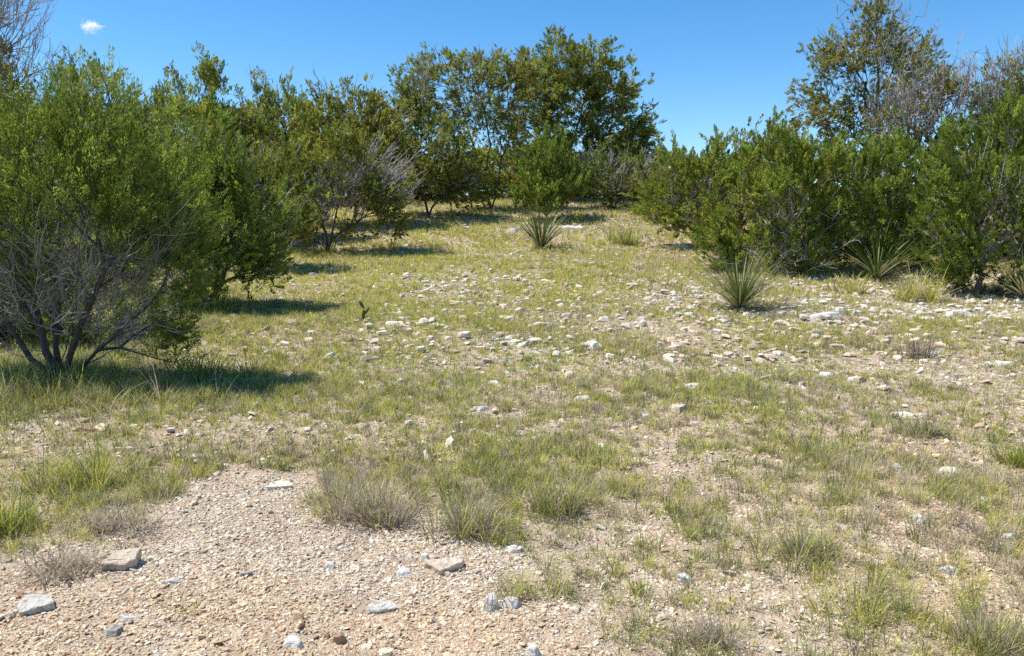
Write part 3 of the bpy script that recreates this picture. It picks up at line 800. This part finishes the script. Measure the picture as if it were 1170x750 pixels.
slab('pointed tan rock with a bright flat top on the gravel', [(114, 644), (124, 640), (134, 629), (160, 625), (154, 639), (142, 645)], 14, 'tan', 1, .3, foot_py=652)
slab('rough grey slab on the gravel at the left edge', [(18, 690), (30, 680), (58, 678), (62, 688), (48, 692), (22, 700)], 9, 'grey', 2, .2)
slab('notched tan slab at the gravel edge below the dry tufts', [(485, 642), (505, 637), (530, 636), (528, 642), (514, 644), (504, 652)], 9, 'tan', 3, .2)
slab('pale blue-grey flat stone in the middle of the gravel', [(419, 691), (430, 686), (448, 687), (456, 694), (440, 697), (425, 698)], 6, 'grey', 4, .15)
rock('upright grey angular rock at the right end of the gravel', 560, 700, 26, 42, 'grey', 5, .7)
rock('grey stone leaning beside the upright angular rock', 584, 697, 28, 22, 'grey', 6)
rock('round rusty brown stone at the bottom edge', 387, 737, 24, 26, 'brown', 8, .7, tilt=.3)
rock('small dark brown stone touching the round rusty one', 372, 732, 13, 13, 'brown', 9)
rock('dark grey pitted stone low on the left gravel', 127, 728, 28, 18, 'dark', 10)
rock('thin blue-grey flake behind the dark pitted stone', 146, 713, 34, 9, 'grey', 11, .35, rot=-.3)
rock('long thin grey flake on the open gravel', 281, 660, 28, 8, 'dark', 12, .3, rot=.2)
rock('pale flat stone right of the pointed tan rock', 195, 668, 26, 11, 'pale', 13, .5, rot=.5)
slab('flat tan slab at the upper edge of the gravel', [(302, 556), (312, 550), (330, 549), (335, 554), (322, 556)], 6, 'cream', 14, .1)
rock('small white block on the gravel left of the notched slab', 376, 651, 16, 15, 'pale', 15)
rock('small tan stone pair piece at the left edge by the rough slab', 8, 708, 18, 14, 'tan', 16)
rock('white stone just left of the notched tan slab', 462, 660, 22, 15, 'pale', 17)
rock('white stone behind the notched tan slab', 486, 640, 14, 12, 'pale', 18)
rock('half buried pale stone at the bottom edge left of the rusty one', 334, 742, 32, 22, 'pale', 19)
rock('white wedge cut by the bottom edge near centre', 610, 752, 28, 26, 'pale', 20)
rock('whitish flat stone beside the grass right of the gravel', 588, 632, 36, 12, 'pale', 21, .5)
rock('grey-white stone among tufts right of bottom centre', 783, 668, 22, 20, 'pale', 22)
rock('single tan flat stone beside grey dead grass', 828, 694, 20, 14, 'tan', 23)
rock('long pale stone low on the right', 1085, 657, 30, 16, 'pale', 24, .5, rot=-.5)
rock('upper pale stone of the pair at the right edge', 1154, 620, 22, 15, 'pale', 25)
rock('lower pale stone of the pair at the right edge', 1146, 631, 26, 14, 'pale', 26, rot=-.4)
rock('grey-white stone between tufts on the lower right', 1053, 599, 24, 14, 'pale', 27, rot=-.4)
rock('small flat pale stone near the right edge', 1130, 575, 18, 9, 'pale', 28)
rock('big cream stone on bare ground at the right', 1086, 546, 34, 20, 'cream', 29, .7, rot=-.3)
rock('grey stone just left of the big cream stone', 1026, 538, 18, 12, 'grey', 30)
rock('cream slab with a dark underside left of centre on the slope', 451, 373, 32, 11, 'cream', 31, .5)
rock('white rounded stone below the left trees', 355, 382, 15, 9, 'pale', 32)
rock('largest white boulder in the middle of the slope', 679, 400, 24, 19, 'pale', 33)
rock('tan stone in the stony middle of the slope', 775, 398, 22, 11, 'tan', 34)
rock('broad flat grey stone above the largest white boulder', 620, 376, 32, 11, 'grey', 35, .6)
rock('long grey slab right of the front sotol', 946, 366, 46, 16, 'grey', 36, .5)
rock('white leaning stone at the right end of the long grey slab', 962, 358, 16, 14, 'pale', 37)
rock('bright flat stone in the grass near the centre', 563, 440, 22, 9, 'pale', 38)
rock('dull flat stone below the bright one near the centre', 548, 470, 20, 9, 'pale', 39)
rock('broken white stone right of centre', 796, 446, 26, 13, 'pale', 40)
rock('pinkish flat flake beside the tan tussock', 797, 487, 24, 8, 'tan', 41, .5)
rock('dark-edged slab in the grass right of the bright flat stone', 665, 458, 28, 10, 'pale', 42, .5)
rock('cream bar-shaped stone at the right edge', 1150, 419, 34, 10, 'cream', 43, .4)
rock('long cream slab above the brownish dry tuft', 1047, 479, 58, 11, 'cream', 44, .4)
rock('thin white slab in front of the front sotol', 820, 380, 24, 6, 'pale', 45, .4)
rock('weathered tan lump in the grass right of centre', 779, 473, 28, 18, 'tan', 46)
rock('small white upright chip in centre foreground grass', 612, 506, 12, 12, 'pale', 47)
rock('bluish flat stone under the wide green tuft at left', 80, 572, 20, 10, 'grey', 48)
rock('long flat pale stone above the left gravel edge', 138, 518, 38, 8, 'pale', 49, .4)
rock('tilted pale stone in the left grass', 152, 490, 14, 9, 'pale', 50)
rock('grey stone in front of the far right shade', 1100, 361, 36, 10, 'grey', 51, .5)
rock('grey spotted stone in the mid right slope', 882, 434, 20, 12, 'grey', 52)
rock('pair of pale blocks mid right, left block', 945, 433, 24, 14, 'pale', 53, rot=-.5)
rock('pair of pale blocks mid right, right block', 978, 438, 20, 14, 'pale', 54, rot=-.4)
rock('white stone right of the pair of pale blocks', 1067, 407, 22, 9, 'pale', 55)
rock('grey stone with dark pits on the upper right slope', 936, 384, 18, 13, 'dark', 56)
rock('flat ledge of pale rock below the back trees', 650, 262, 36, 6, 'pale', 57, .5)
rock('grey broken stone left of the lone upper sotol', 586, 266, 20, 8, 'grey', 58)
rock('white bar-shaped stone right of the lone upper sotol', 678, 283, 16, 5, 'pale', 59, .4)
rock('pale bare ledge beneath the yellow-green bush', 783, 284, 26, 12, 'pale', 60)
rock('dark embedded stone at upper left gravel', 226, 500, 12, 7, 'grey', 61)

# generic rocks: shared meshes, many copies
protos = []
for i in range(14):
    rng = np.random.default_rng(50 + i)
    protos.append(rock_mesh(blob_pts(rng, 1, rng.uniform(.5, .95), rng.uniform(.14, .36), 9), 50 + i, amp=.03, cuts=2))
rr = np.random.default_rng(77)
MK = ['pale', 'pale', 'pale', 'cream', 'grey', 'tan']
PR = {}
def scatter_rocks(n, boxpx, wpx, label, group):
    k = 0; guard = 0
    while k < n and guard < n * 30:
        guard += 1
        px, py = rr.uniform(boxpx[0], boxpx[2]), boxpx[1] + (boxpx[3] - boxpx[1]) * rr.uniform(0, 1) ** 1.1
        p = hit(px, py)
        if fbm(p[0] * .9, p[1] * .9, 131) < .46: continue
        mk = MK[rr.integers(len(MK))]; i = int(rr.integers(len(protos)))
        key = (i, mk)
        s = rr.uniform(*wpx) * p[1] / F
        if key not in PR:
            me = protos[i].copy(); me.materials.clear(); me.materials.append(M[mk])
            PR[key] = bpy.data.objects.new('rock', me); o = PR[key]
        else:
            o = PR[key].copy()
        C.objects.link(o)
        o.location = (p[0], p[1], p[2] + s * .02); o.scale = (s, s, s * rr.uniform(.4, .85))
        o.rotation_euler = (rr.normal(0, .12), rr.normal(0, .12), rr.uniform(0, 6.28))
        tag(o, label, 'rock', group); k += 1
scatter_rocks(105, (560, 325, 1170, 420), (8, 22), 'pale limestone rock strewn in the stony band of the mid slope', 'rocks of the stony band')
scatter_rocks(50, (520, 250, 790, 325), (5, 12), 'small pale stone on the upper slope towards the back trees', 'stones of the upper slope')
scatter_rocks(40, (300, 300, 600, 420), (6, 14), 'pale stone half sunk in the yellow-green grass left of centre', 'stones in the left grass')
scatter_rocks(30, (560, 420, 1170, 560), (9, 20), 'pale stone between grass tufts in the middle right', 'stones between the tufts')
scatter_rocks(26, (150, 560, 1170, 745), (8, 18), 'loose fist-sized pale stone in the foreground', 'loose foreground stones')

# ------------------------------------------------------------------ gravel
def stone_variants(n):
    out = []
    for i in range(n):
        rng = np.random.default_rng(300 + i)
        bm = bmesh.new()
        m = int(rng.integers(4, 7)); th = rng.uniform(.06, .17); el = rng.uniform(.5, .95)
        a = np.sort(rng.uniform(0, 2 * np.pi, m)) if i % 3 else np.arange(m) * 2 * np.pi / m + rng.uniform(-.3, .3, m)
        pts = []
        for zz, sc in ((th * rng.uniform(.7, 1), rng.uniform(.65, .95)), (-th, 1.0)):
            rr_ = rng.uniform(.38, .5, m) * sc
            pts += [(math.cos(t) * r_, math.sin(t) * r_ * el, zz * rng.uniform(.35, 1.15)) for t, r_ in zip(a, rr_)]
        pts.append((rng.uniform(-.2, .2), rng.uniform(-.15, .15), th * 1.25))
        for q in pts: bm.verts.new(q)
        bmesh.ops.convex_hull(bm, input=bm.verts)
        lo = [v for v in bm.verts if not v.link_faces]
        if lo: bmesh.ops.delete(bm, geom=lo, context='VERTS')
        bm.verts.index_update(); bm.faces.ensure_lookup_table()
        out.append((np.array([v.co[:] for v in bm.verts]), np.array([[v.index for v in f.verts] for f in bm.faces]))); bm.free()
    return out
VAR = stone_variants(26)
GPAL = np.array((.985, .955, .86)) * np.array([(.62, .52, .41), (.58, .46, .36), (.52, .40, .31), (.54, .49, .43), (.70, .64, .55), (.62, .56, .48), (.42, .29, .21), (.76, .71, .63), (.46, .39, .32), (.66, .55, .43)])
def scatter_gravel(jobs, rng, lift=0):
    Vs, Fs, Cs, o = [], [], [], 0
    for (x0, x1, y0, y1, dens, s0, sig, barew) in jobs:
        n = int((x1 - x0) * (y1 - y0) * dens)
        x = rng.uniform(x0, x1, n); y = rng.uniform(y0, y1, n)
        cov = cover(x, y)
        pr = np.clip(1 - cov * barew, 0, 1) * (.35 + .9 * fbm(x * 3, y * 3, 151))
        keep = (np.abs(x) < y * .70 + 2.0) & (rng.uniform(0, 1, n) < pr)
        x, y = x[keep], y[keep]; n = len(x)
        s = s0 * np.exp(rng.normal(0, sig, n)); s = np.clip(s, s0 * .4, s0 * (2.1 if lift else 3.5))
        z = ground_z(x, y) + s * (rng.uniform(-.02, .16, n) + lift)
        az = rng.uniform(0, 2 * np.pi, n); tl = rng.normal(0, .2 if lift else .42, n)
        col = GPAL[rng.integers(0, len(GPAL), n)] * rng.uniform(.8, 1.15, (n, 1))
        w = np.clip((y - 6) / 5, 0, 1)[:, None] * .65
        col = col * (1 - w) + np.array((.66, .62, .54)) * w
        red = np.clip((fbm(x * .55, y * .55, 171) - .48) * 5 + np.clip((3.7 - y) * .8, 0, 1) * np.clip(.4 - x, 0, 1), 0, 1)[:, None]
        col = col * .95 * (1 - red + red * np.array((.98, .88, .78)))
        vi = rng.integers(0, len(VAR), n)
        for k in range(len(VAR)):
            I = np.where(vi == k)[0]
            if not len(I): continue
            v, f = VAR[k]
            ca, sa, ct, st = np.cos(az[I]), np.sin(az[I]), np.cos(tl[I]), np.sin(tl[I])
            a = v[None] * s[I][:, None, None]
            X1 = a[..., 0] * ct[:, None] + a[..., 2] * st[:, None]; Z1 = -a[..., 0] * st[:, None] + a[..., 2] * ct[:, None]
            W = np.stack([X1 * ca[:, None] - a[..., 1] * sa[:, None] + x[I][:, None], X1 * sa[:, None] + a[..., 1] * ca[:, None] + y[I][:, None], Z1 + z[I][:, None]], -1)
            Vs.append(W.reshape(-1, 3)); Fs.append((f[None] + (np.arange(len(I)) * len(v))[:, None, None] + o).reshape(-1, 3))
            Cs.append(np.repeat(col[I], len(v), 0)); o += len(I) * len(v)
    return np.concatenate(Vs), [np.concatenate(Fs)], np.concatenate(Cs)
V, fs, col = scatter_gravel([(-4, 4, 2.0, 4.6, 15000, .0115, .5, .7), (-4, 4, 2.0, 4.6, 220, .03, .4, .55),
                             (-6, 6, 4.6, 8, 2300, .019, .45, .6), (-6, 6.5, 4.6, 8, 110, .05, .4, .5),
                             (-9, 10, 8, 14, 130, .042, .4, .35), (-12, 14, 14, 28, 30, .07, .4, .3)], np.random.default_rng(9))
tag(link('gravel', make_mesh('gravel', V, fs, tint=col), M['gravel']), kind='stuff')

V, fs, col = scatter_gravel([(-5, 9, 5.5, 8.5, 13, .07, .4, .3), (-2, 11, 8.0, 14.5, 58, .092, .45, .10), (-6, -2, 8.5, 14.5, 10, .08, .4, .2), (-9, 8, 14.5, 26, 13, .095, .4, .15)], np.random.default_rng(19), lift=.08)
tag(link('limestone_rubble', make_mesh('limestone_rubble', V, fs, tint=col), M['gravel']), kind='stuff')

# ------------------------------------------------------------------ cloud, sky, sun, camera
def cloud(label, px, py, rx, ry, dens, seed, y=3000):
    k = NT('cloud_vapour')
    tc = k.n('ShaderNodeTexCoord')
    n = k.n('ShaderNodeTexNoise', inp={'Vector': tc.outputs['Object'], 'Scale': 2.6, 'Detail': 5, 'Roughness': .62})
    ln = k.n('ShaderNodeVectorMath', operation='LENGTH', inp={0: tc.outputs['Object']})
    a = k.n('ShaderNodeMath', operation='MULTIPLY_ADD', inp={0: n.outputs['Fac'], 1: 2.4, 2: -.75})
    b = k.n('ShaderNodeMath', operation='SUBTRACT', inp={0: a.outputs[0], 1: ln.outputs['Value']})
    c = k.n('ShaderNodeMath', operation='MULTIPLY', use_clamp=False, inp={0: b.outputs[0], 1: dens})
    d = k.n('ShaderNodeMath', operation='MAXIMUM', inp={0: c.outputs[0], 1: 0.0})
    v = k.n('ShaderNodeVolumePrincipled', inp={'Color': (1, 1, 1, 1), 'Density': d.outputs[0], 'Anisotropy': .2})
    k.link(v.outputs[0], k.out.inputs['Volume'])
    bm = bmesh.new(); bmesh.ops.create_icosphere(bm, subdivisions=3, radius=1)
    me = bpy.data.meshes.new('cloud'); bm.to_mesh(me); bm.free()
    o = link('cloud', me, k.m, loc=at(px, py, y)); s = y / F
    o.scale = (rx * s, (rx + ry) * .5 * s, ry * s); o.rotation_euler = (0, .15, seed)
    return tag(o, label, 'cloud')
cloud('tiny white cloud alone in the blue at the top left', 103, 30, 22, 13, .12, 0)
cloud('faint wisp of cloud behind the tall sparse tree', 975, 58, 22, 10, .03, 1)
cloud('faint wisp of cloud above the right-hand dead-twigged tree', 1112, 64, 22, 7, .02, 2)

w = bpy.data.worlds.new('World'); bpy.context.scene.world = w; w.use_nodes = True
nt = w.node_tree; nt.nodes.clear()
SUN_EL, SUN_AZ = R(64), math.atan2(-.995, .06)      # azimuth from +Y towards +X: sun high, behind the trees to the left
sky = nt.nodes.new('ShaderNodeTexSky'); sky.sky_type = 'NISHITA'; sky.sun_disc = False
sky.sun_elevation = SUN_EL; sky.sun_rotation = SUN_AZ
sky.altitude = 1500; sky.air_density = 1.0; sky.dust_density = .2; sky.ozone_density = 1.6
bg = nt.nodes.new('ShaderNodeBackground'); bg.inputs[1].default_value = .116
out = nt.nodes.new('ShaderNodeOutputWorld')
hs = nt.nodes.new('ShaderNodeHueSaturation'); hs.inputs['Saturation'].default_value = 1.34; hs.inputs['Hue'].default_value = .497
nt.links.new(sky.outputs[0], hs.inputs['Color']); nt.links.new(hs.outputs[0], bg.inputs[0]); nt.links.new(bg.outputs[0], out.inputs[0])

sl = bpy.data.lights.new('sun', 'SUN'); sl.energy = 4.6; sl.angle = R(.5); sl.color = (1, .96, .89)
so = bpy.data.objects.new('sun', sl); C.objects.link(so)
tosun = Vector((math.sin(SUN_AZ) * math.cos(SUN_EL), math.cos(SUN_AZ) * math.cos(SUN_EL), math.sin(SUN_EL)))
so.rotation_euler = tosun.to_track_quat('Z', 'Y').to_euler(); so.location = (-20, 10, 40)

cd = bpy.data.cameras.new('camera'); cd.sensor_width = 36; cd.lens = 36 * F / 1170; cd.clip_end = 12000; cd.clip_start = .05
co = bpy.data.objects.new('camera', cd); C.objects.link(co)
co.location = CAM; co.rotation_euler = (R(90) - PITCH, 0, 0)
S = bpy.context.scene; S.camera = co
S.view_settings.view_transform = 'Standard'; S.view_settings.look = 'None'; S.view_settings.gamma = 1; S.view_settings.exposure = 0.72
S.render.engine = 'CYCLES'
S.cycles.max_bounces = 6; S.cycles.diffuse_bounces = 3; S.cycles.transmission_bounces = 4; S.cycles.volume_bounces = 4
S.cycles.use_denoising = False
